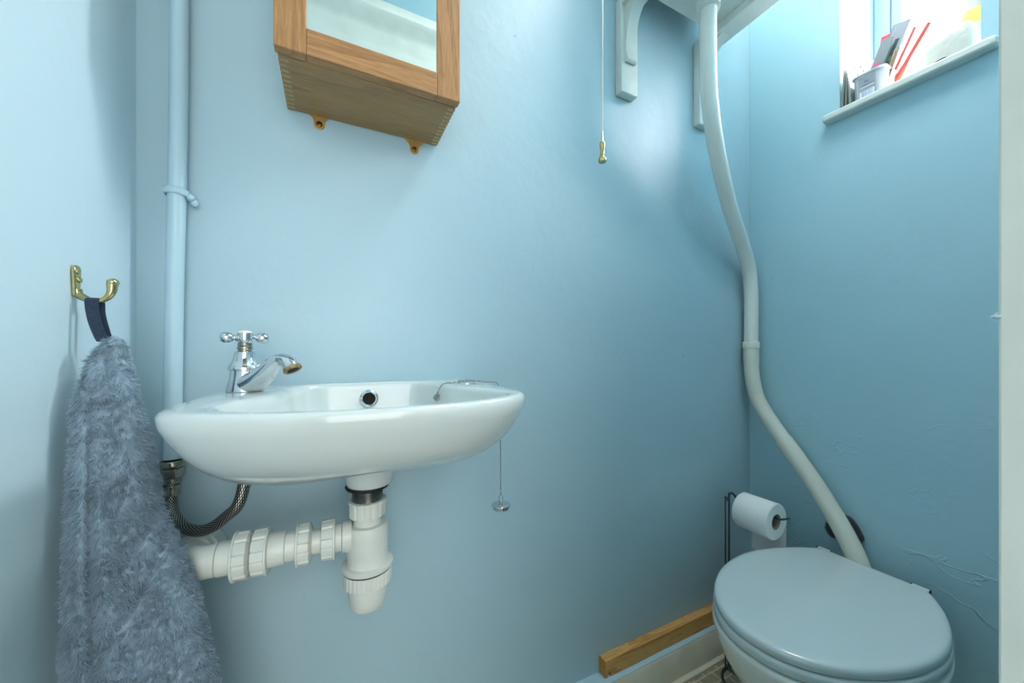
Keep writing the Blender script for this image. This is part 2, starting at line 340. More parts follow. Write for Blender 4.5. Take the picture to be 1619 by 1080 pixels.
D0, D1, DY0, DY1 = -.0695, .1895, .577, .593
dr = G(); dr.box(D0, D0+.0385, DY0, DY1, CZ0, CZ1-.002); dr.box(D1-.0385, D1, DY0, DY1, CZ0, CZ1-.002)
dr = dr.build('door', M['wood_v'], cab, bevel=.0015)
for za, zb in ((CZ0, CZ0+.0365), (CZ1-.04, CZ1-.002)):
    g = G(); g.box(D0+.0385, D1-.0385, DY0, DY1, za, zb); g.build('door_rail', M['wood_h'], dr, bevel=.001)
g = G(); g.box(D0+.0385, D1-.0385, DY0+.003, DY0+.007, CZ0+.0365, CZ1-.04); g.build('mirror', M['mirror'], dr, smooth=False)
for x, z in ((-.019, 1.331), (.144, 1.327)):
    g = G(); q = []
    for i in range(13): a = PI+PI*i/12; q.append((x+.0085*math.cos(a), z-.001+.0085*math.sin(a)))
    q += [(x+.0085, z+.004), (x+.011, z+.009), (x+.016, z+.0125), (x+.02, z+.02), (x-.02, z+.02), (x-.016, z+.0125), (x-.011, z+.009), (x-.0085, z+.004)]
    g.prism(q, CY1-.0022, CY1-.0004, 'XZ'); pl = g.build('hanging_plate', M['brass'], cab, bevel=.0004)
    g = G(); g.lathe([(.0052, 0), (.0048, .0012), (.003, .0022), (.0018, .0022), (.0014, .0012)], (x, CY1-.0022, z-.001), (0, -1, 0), 20); g.build('screw', M['brass_dark'], pl)

# ------------------------------------------------------------------ basin
BX = .0557; BC = (BX, .55); NB = 144
def ring_from(half, n=NB, c=(BX, .55), corner=None):
    """half: control points (dx,y) from front centre to back centre; mirrored and sampled by angle."""
    h = catmull([(a, b, 0) for a, b in half], 10)
    pts = [(p.x, p.y) for p in h]; poly = [(BX+a, b) for a, b in pts] + [(BX-a, b) for a, b in pts[::-1][1:-1]]
    out = []
    for i in range(n):
        a = 2*PI*i/n; d = (math.sin(a), -math.cos(a)); best = None
        for k in range(len(poly)):
            x1, y1 = poly[k][0]-c[0], poly[k][1]-c[1]; x2, y2 = poly[(k+1) % len(poly)][0]-c[0], poly[(k+1) % len(poly)][1]-c[1]
            ex, ey = x2-x1, y2-y1; det = d[0]*(-ey)+ex*d[1]
            if abs(det) < 1e-12: continue
            t = (x1*(-ey)+ex*y1)/det; u = (d[0]*y1-d[1]*x1)/det
            if t > 0 and -1e-6 <= u <= 1+1e-6 and (best is None or t > best): best = t
        out.append(Vector((c[0]+d[0]*best, c[1]+d[1]*best, 0)))
    return out
outer = ring_from([(0, .366), (.05, .369), (.10, .380), (.145, .400), (.180, .428), (.197, .462), (.2, .52), (.204, .6), (.206, .68), (.206, .706), (.203, .7205), (.10, .7215), (0, .7215)])
for p in outer:
    k_ = max(0, min(1, (.66-p.y)/.16)); k_ = k_*k_*(3-2*k_)
    p.x = BX+(p.x-BX)*(1+(.045 if p.x < BX else -.045)*k_)
inner = ring_from([(0, .387), (.05, .391), (.10, .403), (.138, .424), (.155, .452), (.152, .485), (.137, .525), (.120, .565), (.112, .60), (.108, .635), (.100, .665), (.086, .686), (.06, .693), (.03, .694), (0, .694)])
RZ = .880
rings = []
for s_ in (.2, .3, .4, .5, .6, .7, .78, .85, .9, .94, .965, .985, .996):
    zs_ = .114*s_**4.6; zf_ = .114*(.6*s_**1.1+.4*s_**12); R_ = []
    for i, p in enumerate(outer):
        wf = max(0, math.cos(2*PI*i/NB))**.8; R_.append(Vector((BX+(p.x-BX)*s_, .60+(p.y-.60)*s_, .752+zs_*(1-wf)+zf_*wf)))
    rings.append(R_)
for w_, z in ((0, .8705), (.0, .874), (.05, .8775), (.14, .8795), (.3, RZ), (.6, RZ), (.84, RZ-.0005), (.95, RZ-.0022), (1, RZ-.006)):
    rings.append([p.lerp(q, w_)+Vector((0, 0, z)) for p, q in zip(outer, inner)])
for s_, z in ((.99, .866), (.975, .853), (.95, .84), (.91, .825), (.85, .811), (.76, .80), (.62, .792), (.45, .786), (.28, .782), (.12, .780)):
    rings.append([Vector((BX+(p.x-BX)*s_, .586+(p.y-.586)*s_, z)) for p in inner])
basin = thing('wash_basin', (BX, YB, .731), 'small white wall-hung ceramic hand basin below the oak cabinet', 'basin')
g = G(); g.loft(rings); g.build('bowl', M['ceramic'], basin, ang=60)
g = G(); g.lathe([(.040, .030), (.037, .021), (.0345, .014), (.033, .004), (.031, 0), (.02, 0)], (BX-.0045, .588, .7385), n=48, cap0=True); g.build('outlet_boss', M['ceramic'], basin)
# overflow on the back of the bowl
oo = Vector((BX+.003, .684, .853))
g = G(); g.lathe([(.0135, -.004), (.0155, 0), (.0152, .002), (.0125, .0034), (.0105, .0026), (.0095, 0), (.0095, -.004)], oo, (0, -1, .12), 36, cap0=False, cap1=False); ring_o = g.build('overflow_ring', M['chrome'], basin)
g = G(); g.lathe([(.0098, -.003), (.0098, -.0022)], oo, (0, -1, .12), 24); g.box(oo.x-.0009, oo.x+.0009, oo.y-.001, oo.y+.002, oo.z-.009, oo.z+.009); g.build('overflow_hole', M['hole'], ring_o)
g = G(); g.lathe([(.0165, 0), (.0165, .0012), (.0145, .0028), (.006, .0036), (.0005, .0038)], (.212, .612, RZ-.0002), n=36); g.build('tap_hole_cover', M['chrome'], basin)
g = G(); g.lathe([(.019, 0), (.019, .002), (.014, .003), (.012, -.004)], (BX, .586, .781), n=32); g.build('drain', M['chrome'], basin)

# ------------------------------------------------------------------ tap
tx, ty = -.108, .622
tap = thing('basin_tap', (tx, ty, RZ), 'chrome pillar tap with cross handle and limescale on the spout', 'tap')
sd = Vector((.76, -.65, 0)).normalized()
g = G()
g.lathe([(.021, 0), (.0218, .001), (.021, .006), (.0185, .016), (.017, .024), (.0168, .0295)], (tx, ty, RZ), n=40)
g.build('tap_base', M['chrome'], tap)
P0 = Vector((tx, ty, RZ))
path = catmull([P0+sd*.0+Vector((0, 0, .006)), P0+sd*.016+Vector((0, 0, .013)), P0+sd*.034+Vector((0, 0, .025)), P0+sd*.049+Vector((0, 0, .0375)), P0+sd*.061+Vector((0, 0, .0440)), P0+sd*.074+Vector((0, 0, .0405)), P0+sd*.081+Vector((0, 0, .031))], 7)
m = len(path); rad = [.0205-(.0120)*min(1, (i/m)*1.55)**.85 + (.0028*max(0, (i/m-.72))/.28) for i in range(m)]
# keep the heavy root of the spout above the deck
g = G(); g.tube(path, rad, 28)
for v in g.v: v.z = max(v.z, RZ+.0006)
g.build('spout', M['chrome'], tap)
mo = path[-1]; md = (path[-1]-path[-3]).normalized()
g = G(); g.lathe([(.0098, -.0045), (.0112, -.003), (.0116, .0005), (.0105, .0014), (.0078, .0012), (.0074, -.001)], mo, md, 32, cap1=False); ls = g.build('spout_lip', M['limescale'], tap)
g = G(); g.lathe([(.0078, .0002), (.0078, .0008)], mo, md, 24); g.build('spout_opening', M['hole'], ls)
g = G(); g.lathe([(.0175, .0295), (.0195, .0305), (.0195, .033), (.0172, .037), (.0145, .042), (.0125, .050), (.0118, .0545), (.0105, .0555)], (tx, ty, RZ), n=40); g.build('tap_cover', M['chrome'], tap)
g = G(); g.lathe([(.0080, .055), (.0080, .058), (.0092, .059), (.0092, .0615), (.0080, .0625), (.0086, .064), (.0086, .0665), (.007, .067)], (tx, ty, RZ), n=32); g.build('tap_spindle', M['nickel'], tap)
hd = Vector((.985, .174, 0))
g = G(); g.lathe([(.007, .066), (.0088, .068), (.0092, .072), (.0092, .079), (.0088, .081), (.006, .082)], (tx, ty, RZ), n=32)
hc = Vector((tx, ty, RZ+.0742))
for s_ in (1, -1):
    g.lathe([(.0058, .007), (.0052, .009), (.0038, .011), (.0038, .0125), (.0048, .0135), (.0066, .0155), (.0074, .019), (.0072, .023), (.0056, .0262), (.003, .0276), (.0005, .028)], hc, hd*s_, 24)
for s_ in (1, -1):
    g.lathe([(.005, .006), (.0036, .011), (.0046, .0165), (.006, .0185), (.0068, .0225), (.0064, .027), (.003, .030), (.0005, .0305)], hc+Vector((0, 0, .001)), Vector((.174, -.985, 0)) if s_ < 0 else Vector((-.174, .985, 0)), 20) if s_ > 0 else None
hh = g.build('cross_handle', M['chrome'], tap)
g = G(); g.lathe([(.0082, .0812), (.0078, .0828), (.0052, .0842), (.0005, .0848)], (tx, ty, RZ), n=28); g.build('handle_button', M['porcelain'], hh)

# ------------------------------------------------------------------ plug and chain
pc = thing('basin_plug', (.2745, .60, .652), 'metal basin plug hanging on a bead chain over the basin edge', 'plug')
g = G(); cp = catmull([(.156, .603, .861), (.158, .598, .869), (.163, .597, .8785), (.173, .601, .8825), (.186, .606, .8818), (.195, .609, .8835), (.204, .610, .8848), (.221, .610, .8848), (.230, .608, .8832), (.245, .603, .8816), (.258, .600, .8812), (.2675, .60, .876), (.271, .60, .85), (.272, .60, .80), (.2725, .60, .74), (.273, .60, .678)], 30)
acc = 0; last = cp[0]; g.ball(cp[0], .0011, 6, 4)
for a, b in zip(cp, cp[1:]):
    acc += (b-a).length
    if acc >= .0038: g.ball(b, .0016, 8, 5); acc = 0
g.tube(cp[::4]+[cp[-1]], .00035, 5); g.build('bead_chain', M['steel'], pc)
g = G(); g.lathe([(.0062, 0), (.0062, .0012), (.0035, .002), (.0030, .006), (.0012, .0065)], (.158, .607, .8575), (-.75, -.6, .25), 18); g.tube([(.157, .604, .860), (.1605, .604, .8635), (.1625, .606, .861)], .0009, 8); g.build('chain_stay', M['steel'], pc)
g = G(); g.tube(catmull([(.273, .6, .680), (.2700, .6, .6765), (.269, .6, .670), (.271, .6, .6655), (.275, .6, .6655), (.277, .6, .670), (.2755, .6, .6765), (.273, .6, .680)], 4), .0006, 6)
g.lathe([(.0022, 0), (.0022, .004), (.001, .005)], (.273, .6, .6625), n=12); g.build('plug_loop', M['steel'], pc)
g = G(); g.lathe([(.0135, 0), (.0148, .001), (.0152, .0035), (.0142, .0045), (.0165, .0055), (.0172, .0072), (.0168, .0088), (.014, .0098), (.006, .0104), (.0005, .0106)], (.273, .6, .6525), n=36); g.build('plug', M['chrome'], pc)

# ------------------------------------------------------------------ bottle trap
Tx, Ty = .0485, .588
tr = thing('bottle_trap', (Tx, Ty, .551), 'white plastic bottle trap below the basin outlet', 'bottle trap')
g = G(); g.lathe([(.024, .7325), (.0300, .7335), (.0312, .736), (.030, .7385), (.02, .7385)], (Tx, Ty, 0), n=36); g.build('rubber_washer', M['rubber'], tr)
g = G(); pr = []
for i in range(13): pr += [(.0205, .708+.0021*i), (.0218, .7090+.0021*i)]
g.lathe([(.012, .708)]+pr+[(.012, .7355)], (Tx, Ty, 0), n=36); g.build('threaded_tail', M['steel'], tr)
g = G(); g.lathe([(.022, .6915), (.0255, .6925), (.0255, .7105), (.0268, .7115), (.0268, .7145), (.025, .7155), (.0215, .7155)], (Tx, Ty, 0), ribs=14, rd=.0013); g.lathe([(.0195, .672), (.0195, .695)], (Tx, Ty, 0)); g.build('top_nut', M['pvc'], tr)
g = G(); g.lathe([(.0275, .612), (.0285, .616), (.0287, .665), (.0284, .6765), (.0262, .6795), (.0205, .6800)], (Tx, Ty, 0), n=48); g.lathe([(.0185, .012), (.0185, .030), (.0175, .030), (.0175, .034)], (Tx, Ty, .661), (-1, .04, 0), 32); g.build('trap_body', M['pvc'], tr)
g = G(); g.lathe([(.029, .6145), (.0353, .6155), (.0362, .6185), (.0362, .6215), (.034, .6225), (.029, .6225)], (Tx, Ty, 0), n=48); g.lathe([(.029, .5925), (.034, .5935), (.0345, .613), (.029, .6138)], (Tx, Ty, 0), ribs=30, rd=.0009); bn = g.build('bottom_nut', M['pvc'], tr)
g = G(); g.lathe([(.0345, .6137), (.0345, .6146)], (Tx, Ty, 0), n=48); g.build('seal', M['hole'], bn)
g = G(); g.lathe([(.002, .556), (.017, .5562), (.0225, .558), (.0255, .563), (.0275, .579), (.0287, .593), (.0287, .60)], (Tx, Ty, 0), n=48); g.build('trap_cup', M['pvc'], tr)

# ------------------------------------------------------------------ waste pipe
wp = thing('waste_pipe', (-.175, YB, .631), 'white plastic waste pipe with ribbed nuts running left from the bottle trap', 'pipe')
PZ = .665; dirx = (-1, .045, 0)
def at(x): return (x+.008, Ty+(Tx-x-.008)*.045, PZ)
def span(g, xa, xb, ra, rb=None, **k):
    rb = rb or ra; L_ = abs(xb-xa); g.lathe([(ra-.001, 0), (ra, .0008), (rb, L_-.0008), (rb-.001, L_)], at(xa), dirx, 40, **k)
g = G(); span(g, .020, -.115, .0165); g.build('thin_pipe', M['pvc'], wp)
g = G(); span(g, .019, .006, .0205); span(g, .0058, -.006, .019); g.build('inlet_collar', M['pvc'], wp)
def nut(xa, xb, r, ribs=12, flip=False):
    g = G(); L_ = abs(xb-xa); fl = [(r+.0016, 0), (r+.0016, .0022), (r+.0002, .0026)]
    body = [(r, .003), (r-.0006, L_-.0008), (r-.002, L_)]
    g.lathe([(r-.006, -.0002)]+body+[(r-.006, L_)], at(xa), dirx, ribs=ribs, rd=.0022, duty=.82)
    xf = xb+.0028 if flip else xa
    g.lathe([(r-.006, 0), (r+.0004, 0), (r+.0010, .0006), (r+.0010, .0024), (r+.0002, .003), (r-.006, .003)], at(xf), dirx, 48); g.build('compression_nut', M['pvc'], wp)
nut(.0035-.0065, -.0205, .0272); nut(-.0325, -.0510, .0275, flip=True)
nut(-.0835, -.1015, .0298); nut(-.1035, -.1225, .0303, flip=True)
g = G(); span(g, -.050, -.0645, .0190, .0196); span(g, -.0640, -.0845, .0215, .0225); g.build('reducer', M['pvc'], wp)
g = G(); span(g, -.120, -.140, .0208, .0212); span(g, -.1405, -.152, .0203)
ex = -.168
el = catmull([Vector(at(-.150)), Vector(at(-.158)), Vector((-.164, .604, PZ-.001)), Vector((-.172, .618, PZ-.003)), Vector((-.175, .64, PZ-.009)), Vector((-.175, .68, PZ-.021)), Vector((-.175, .7205, PZ-.033))], 6)
g.tube(el, .0205, 32); g.build('elbow', M['pvc'], wp)
g = G(); g.lathe([(.0195, 0), (.0236, .0005), (.024, .018), (.0272, .019), (.0276, .023), (.024, .0242), (.024, .048), (.028, .056), (.029, .064), (.022, .066)], (-.175, .650, PZ-.012), (0, 1, -.3), 48); g.build('wall_socket', M['pvc'], wp)

# ------------------------------------------------------------------ supply pipe and braided hose
sp_ = thing('supply_pipe', (-.208, .706, .78), 'blue painted vertical copper pipe in the left corner beside the basin', 'pipe')
pp = [Vector((-.2095, .7045, .778)), Vector((-.2085, .7055, 1.0)), Vector((-.2045, .706, 1.22)), Vector((-.2025, .706, 1.5)), Vector((-.2010, .706, CEIL))]
g = G(); g.tube(catmull(pp, 6), .0110, 24); g.build('pipe', M['blue_gloss'], sp_)
g = G(); g.tube([(-.2188, .712, 1.170), (-.2182, .7000, 1.1705), (-.211, .6945, 1.171), (-.200, .6945, 1.171), (-.1925, .700, 1.1695), (-.1915, .713, 1.168)], .0030, 10, flat=(1.8, .6))
g.ball((-.1895, .706, 1.166), .0055, 10, 7, (1, 1.2, 1.1)); g.ball((-.1865, .711, 1.160), .005, 10, 7, (1, 1, 1.2)); g.ball((-.219, .715, 1.172), .004, 10, 7, (.8, 1, 1.5))
g.build('pipe_clip', M['blue_gloss'], sp_)
hose = thing('braided_hose', (-.16, .66, .68), 'braided steel hose looping from the corner pipe up to the basin tap', 'hose')
hp_ = [(-.2095, .7005, .752), (-.2095, .699, .735), (-.208, .694, .715), (-.2025, .683, .703), (-.192, .670, .6935), (-.178, .654, .689), (-.160, .639, .6895), (-.143, .628, .6975), (-.128, .620, .711), (-.116, .617, .723), (-.1095, .619, .745), (-.108, .622, .772)]
HP = catmull(hp_, 10); g = G(); g.tube(HP, .0075, 24); hob = g.build('hose', M['braid'], hose)
uvl = hob.data.uv_layers.new(name='UVMap'); n = 24
for poly in hob.data.polygons:
    ids = [v for v in poly.vertices]
    if len(ids) != 4: continue
    ii = [v % n for v in ids]; wrap = max(ii)-min(ii) > n/2
    for li, v in zip(poly.loop_indices, ids):
        i = v % n; k = v//n; u = (i+n if wrap and i == 0 else i)/n; uvl.data[li].uv = (u, k*.0028*1.2)
g = G(); g.lathe([(.0095, .776), (.0135, .7755), (.0148, .772), (.0148, .768), (.0125, .7655)], (-.2095, .703, 0), n=32)
g.lathe([(.0125, .7655), (.0142, .764), (.0142, .7535), (.012, .751), (.008, .750)], (-.2095, .703, 0), n=6); g.lathe([(.0085, .752), (.0092, .748), (.0092, .742), (.008, .741)], (-.2095, .702, 0), n=24); g.build('hose_nut', M['nickel'], hose, bevel=.0006)
g = G(); g.lathe([(.0092, .7405), (.0096, .7395), (.0085, .737), (.0094, .733), (.0096, .727), (.009, .724), (.0075, .7235)], (-.2093, .6995, 0), n=24); g.build('ferrule', M['nickel'], hose)

# ------------------------------------------------------------------ hook and towel
hk = thing('wall_hook', (XL, .578, .985), 'pale brass double-screw coat hook on the left wall', 'hook')
hy = .577
g = G(); q = []
for yo, zo in ((0, .0305), (.004, .0295), (.0062, .0265), (.0062, .022), (.0052, .012), (.0048, .002), (.004, -.004), (-.004, -.004), (-.0048, .002), (-.0052, .012), (-.0062, .022), (-.0062, .0265), (-.004, .0295)): q.append((hy+yo, 1.0+zo))
g.prism(q, XL+.0002, XL+.004, 'YZ'); g.build('back_plate', M['brass_pale'], hk, bevel=.0012)
for yy, zz in ((.5755, 1.0235), (.579, 1.0145)):
    g = G(); g.lathe([(.0032, 0), (.003, .0012), (.001, .002)], (XL+.004, yy, zz), (1, 0, 0), 16); g.build('screw', M['brass_pale'], hk)
g = G(); hp_ = catmull([(XL+.003, hy, 1.004), (XL+.004, hy, .9985), (XL+.009, hy-.001, .9945), (XL+.016, hy-.002, .9915), (XL+.023, hy-.002, .9925), (XL+.029, hy-.002, .9975), (XL+.0315, hy-.002, 1.004), (XL+.032, hy-.002, 1.0105), (XL+.0325, hy-.002, 1.0135)], 6)
m = len(hp_); rd_ = []
for i in range(m):
    t = i/(m-1); rd_.append(.0040 if t < .2 else (.0040-(t-.2)*.0045 if t < .5 else (.0027+(t-.5)*.0062 if t < .9 else .0050)))
g.tube(hp_, rd_, 18); g.ball(hp_[-1], .0053, 14, 10, (1, 1.1, .9)); g.build('hook_arm', M['brass_pale'], hk)

tw = thing('towel', (-.19, .585, .36), 'fluffy grey-blue towel hanging from the brass hook on the left wall', 'towel')
zs = [.958, .953, .945, .932, .91, .88, .84, .79, .74, .69, .64, .59, .54, .49, .43, .37, .30]
def interp(tb, z):
    tb = sorted(tb)
    if z <= tb[0][0]: return tb[0][1]
    for (a, u), (b, v) in zip(tb, tb[1:]):
        if z <= b: return u+(v-u)*(z-a)/(b-a)
    return tb[-1][1]
LX = [(.30, -.244), (.60, -.244), (.88, -.242), (.93, -.234), (.948, -.224), (.953, -.2205)]
LY = [(.30, .533), (.74, .538), (.88, .548), (.945, .562), (.953, .567)]
RX = [(.30, -.085), (.517, -.124), (.60, -.138), (.668, -.151), (.75, -.178), (.8275, -.190), (.873, -.2005), (.93, -.2115), (.948, -.214), (.953, -.219)]
RY = [(.30, .567), (.6, .567), (.88, .572), (.93, .574), (.953, .571)]
TH = [(.30, .024), (.6, .024), (.8, .021), (.9, .015), (.94, .009), (.948, .006), (.953, .002)]
NT = 96
def towel_pt(z, a):
    L_ = Vector((interp(LX, z), interp(LY, z), z)); R_ = Vector((interp(RX, z), interp(RY, z), z)); th = interp(TH, z)
    C_ = (L_+R_)/2; U = (R_-L_)/2; nrm = Vector((U.y, -U.x, 0)).normalized()
    ca, sa = math.cos(a), math.sin(a)
    x = math.copysign(abs(ca)**.8, ca); y = math.copysign(abs(sa)**.75, sa)
    dep = max(0, min(1, (.93-z)/.15))
    # a vertical crease near the left edge and shallow folds across the front
    cr = math.exp(-((x+.62-(.9-z)*.12)/.10)**2)*(.42 if sa > 0 else .2)*dep
    y *= 1-cr
    y += (.12*math.sin(5*x+7*z)+.10*math.sin(3*x-23*z+1.0))*dep*(1 if sa > 0 else .3)
    # slanting press folds lower down
    for z0, sl, am in ((.715, .045, .16), (.665, .075, .20)):
        y -= am*math.exp(-((z-(z0+sl*x))/.007)**2)*(1 if sa > 0 else 0)*max(0, min(1, (x+1)))
    if y < 0: y *= .4
    p = C_+U*x+nrm*th*y; p.x = max(p.x, XL+.006); return p
zz = [.953+(-.653)*(i/110)**1.15 for i in range(111)]
rings = [[towel_pt(z, 2*PI*i/NT) for i in range(NT)] for z in zz]
g = G(); g.loft(rings); body = g.build('towel_cloth', M['towel'], tw, ang=180)
def tufts(gsurf_rings, count, lo, hi, wd, down=.55, jit=.75, nzs=95.0, seed=3):
    random.seed(seed); V = []; Fc = []; nr = len(gsurf_rings); n = len(gsurf_rings[0])
    wts = []; cells = []
    for k in range(nr-1):
        for i in range(n):
            j = (i+1) % n; a, b, c, d = gsurf_rings[k][i], gsurf_rings[k][j], gsurf_rings[k+1][j], gsurf_rings[k+1][i]
            cells.append((a, b, c, d)); wts.append(((b-a).cross(d-a)).length)
    pick = random.choices(cells, wts, k=count)
    ctr = {}
    for a, b, c, d in pick:
        u, v = random.random(), random.random()
        p = a.lerp(b, u).lerp(d.lerp(c, u), v); nn = (b-a).cross(d-a)
        if nn.length < 1e-12: continue
        nn.normalize()
        yield p, nn
# outward normal test for the loft
def pile(rings, count, cx_fn, name, parent, m, lo, hi, wd, down=.6, nzs=90., seed=3):
    V = []; Fc = []
    for p, nn in tufts(rings, count, lo, hi, wd, seed=seed):
        if nn.dot(p-cx_fn(p.z)) < 0: nn = -nn
        q = p*nzs; cl = noise.noise_vector(q)*1.3 + noise.noise_vector(q*.35+Vector((9, 3, 1)))*.7
        d = (nn*.8+cl*.8+Vector((0, 0, -down))+Vector((random.gauss(0, .22), random.gauss(0, .22), random.gauss(0, .22))))
        d.normalize()
        if d.dot(nn) < .12: d = (d+nn*.5).normalized()
        L_ = random.uniform(lo, hi); s = d.cross(Vector((random.random()-.5, random.random()-.5, random.random()-.5))).normalized()*wd*random.uniform(.7, 1.3)
        cv = (cl+Vector((0, 0, -.8)))*L_*.22; b = len(V); p0 = p-nn*.001
        V += [p0-s, p0+s, p0+d*L_*.55-s*.85+cv*.3, p0+d*L_*.55+s*.85+cv*.3, p0+d*L_+cv]
        Fc += [[b, b+1, b+3, b+2], [b+2, b+3, b+4]]
    for v in V: v.x = max(v.x, XL+.001)
    me = bpy.data.meshes.new(name); me.from_pydata([tuple(v) for v in V], [], Fc); me.materials.append(m)
    for pl_ in me.polygons: pl_.use_smooth = True
    o = bpy.data.objects.new(name, me); COL.objects.link(o); o.parent = parent; 
    if parent.parent is None: o.location = -Vector(parent.location)
    o['kind'] = 'stuff'; return o
def tc_(z): return Vector(((interp(LX, z)+interp(RX, z))/2, (interp(LY, z)+interp(RY, z))/2, z))
pile(rings, 250000, tc_, 'pile', tw, M['towel'], .0042, .0080, .00024, nzs=240.)
# navy hanging loop
g = G()
for yo, pts in ((0, [(-.2385, .5735, .9925), (-.2375, .5725, .980), (-.2345, .571, .966), (-.2300, .570, .952), (-.2275, .570, .946)]),):
    wv = Vector((.0050, .0010, 0)); lf = [Vector(p)+Vector((0, -.003, 0)) for p in pts]; 
    A = catmull([Vector((-.2385, .5775, .9955))]+lf, 6); B = catmull([Vector((-.2385, .5775, .9955)), Vector((-.2375, .581, .990)), Vector((-.236, .5795, .975)), Vector((-.229, .577, .946))], 8)
    for ln in (A, B):
        rr = []
        for i, p in enumerate(ln):
            nrm = Vector((0, .0006, 0)); rr.append([p-wv-nrm, p+wv-nrm, p+wv+nrm, p-wv+nrm])
        g.loft(rr)
g.build('hanging_loop', M['navy'], tw)

# ------------------------------------------------------------------ pull cord
pl = thing('light_pull_cord', (.420, .50, 1.262), 'white light pull cord with a brass toggle hanging from the ceiling', 'pull cord')
g = G(); g.tube([(.4215, .50, CEIL), (.421, .50, 1.7), (.420, .50, 1.294)], .0011, 8); g.build('cord', M['cord'], pl)
g = G(); g.tube([(.420, .50, 1.315), (.420, .50, 1.298)], [.0012, .0016], 8)
g.lathe([(.0062, 0), (.0068, .001), (.0068, .0055), (.0058, .0075), (.0040, .012), (.0036, .019), (.0045, .027), (.0050, .0315), (.0042, .0345), (.002, .036), (.0005, .036)], (.420, .50, 1.2625), n=28); g.build('toggle', M['brass_pale'], pl)

# ------------------------------------------------------------------ cistern brackets and cistern
def make_bracket(x0):
    br = thing('cistern_bracket', (x0+.0275, YB, 1.585), 'left white scrolled bracket under the high cistern', 'bracket', 'brackets carrying the high cistern')
    g = G(); g.box(x0, x0+.055, .700, .7218, 1.585, 1.825); g.build('wall_plate', M['white_gloss'], br, bevel=.0025)
    # brace with concave curve, rounded nub at the foot
    pr = catmull([(.7005, 1.662, 0), (.694, 1.660, 0), (.690, 1.666, 0), (.692, 1.674, 0), (.6955, 1.69, 0), (.695, 1.715, 0), (.690, 1.745, 0), (.681, 1.772, 0), (.665, 1.792, 0), (.64, 1.803, 0), (.60, 1.803, 0)], 5)
    q = [(p.x, p.y) for p in pr]+[(.60, 1.812), (.7005, 1.812)]
    g = G(); g.prism(q, x0+.0115, x0+.0435, 'YZ'); g.build('brace', M['white_gloss'], br, bevel=.0015)
    q = [(.7005, 1.825), (.52, 1.825), (.514, 1.822), (.512, 1.815), (.514, 1.808), (.52, 1.803), (.64, 1.803), (.7005, 1.803)]
    g = G(); g.prism(q, x0, x0+.055, 'YZ'); g.build('shelf_arm', M['white_gloss'], br, bevel=.002)
    return br
b1 = make_bracket(.648)
b2 = copy_tree(b1); b2.location = b1.location+Vector((.292, 0, 0)); b2['label'] = 'right white scrolled bracket under the high cistern, behind the flush pipe'
ci = thing('high_cistern', (.82, .56, 1.825), 'white high-level toilet cistern on the two brackets at the top edge', 'cistern')
g = G(); rr = []
def rrect(x0, x1, y0, y1, r, z, n=6):
    P = []
    for cx_, cy_, a0 in ((x1-r, y1-r, 0), (x0+r, y1-r, 90), (x0+r, y0+r, 180), (x1-r, y0+r, 270)):
        for i in range(n+1): a = math.radians(a0+90*i/n); P.append((cx_+r*math.cos(a), cy_+r*math.sin(a), z))
    return P
g.loft([rrect(.652, .988, .452, .6705, .012, 1.8252), rrect(.650, .990, .450, .672, .014, 1.829), rrect(.640, 1.0, .44, .680, .02, 2.10), rrect(.630, 1.01, .43, .69, .02, 2.105), rrect(.630, 1.01, .43, .69, .02, 2.125)])
g.build('tank', M['white_gloss'], ci)
g = G(); g.lathe([(.020, -.050), (.0262, -.048), (.0268, -.006), (.0285, -.004), (.0285, 0)], (.834, .598, 1.826), n=36); g.build('outlet_nut', M['white_gloss'], ci)

# ------------------------------------------------------------------ flush pipe
fp = thing('flush_pipe', (1.16, .42, .41), 'bent white flush pipe running from the high cistern down the corner to the toilet', 'pipe')
up_ = catmull([(.834, .598, 1.812), (.8342, .599, 1.74), (.836, .600, 1.66), (.842, .603, 1.60), (.860, .610, 1.545), (.895, .622, 1.478), (.945, .638, 1.41), (1.005, .656, 1.345), (1.065, .672, 1.29), (1.115, .684, 1.243), (1.150, .691, 1.195), (1.166, .694, 1.14), (1.1695, .694, 1.08), (1.169, .694, 1.0), (1.1685, .694, .958)], 8)
g = G(); g.tube(up_, .0195, 28); g.build('upper_pipe', M['pipe_up'], fp)
lo_ = catmull([(1.168, .694, .966), (1.1675, .693, .91), (1.167, .690, .86), (1.168, .678, .80), (1.169, .657, .758), (1.169, .632, .720), (1.169, .598, .675)], 8)
g = G(); g.tube(lo_, [.0215]*10+[.0205]*(len(lo_)-10), 28); g.lathe([(.0205, 0), (.0232, .001), (.0232, .018), (.0215, .021)], (1.168, .694, .945), n=28); g.build('corner_bend', M['pipe_white'], fp)
l2 = catmull([(1.169, .604, .682), (1.169, .57, .638), (1.169, .52, .568), (1.168, .475, .496), (1.166, .445, .440), (1.163, .428, .395), (1.150, .415, .345), (1.12, .408, .320)], 8)
g = G(); g.tube(l2, [.0225]*9+[.0218]*(len(l2)-9), 28); g.build('lower_pipe', M['pipe_white'], fp)

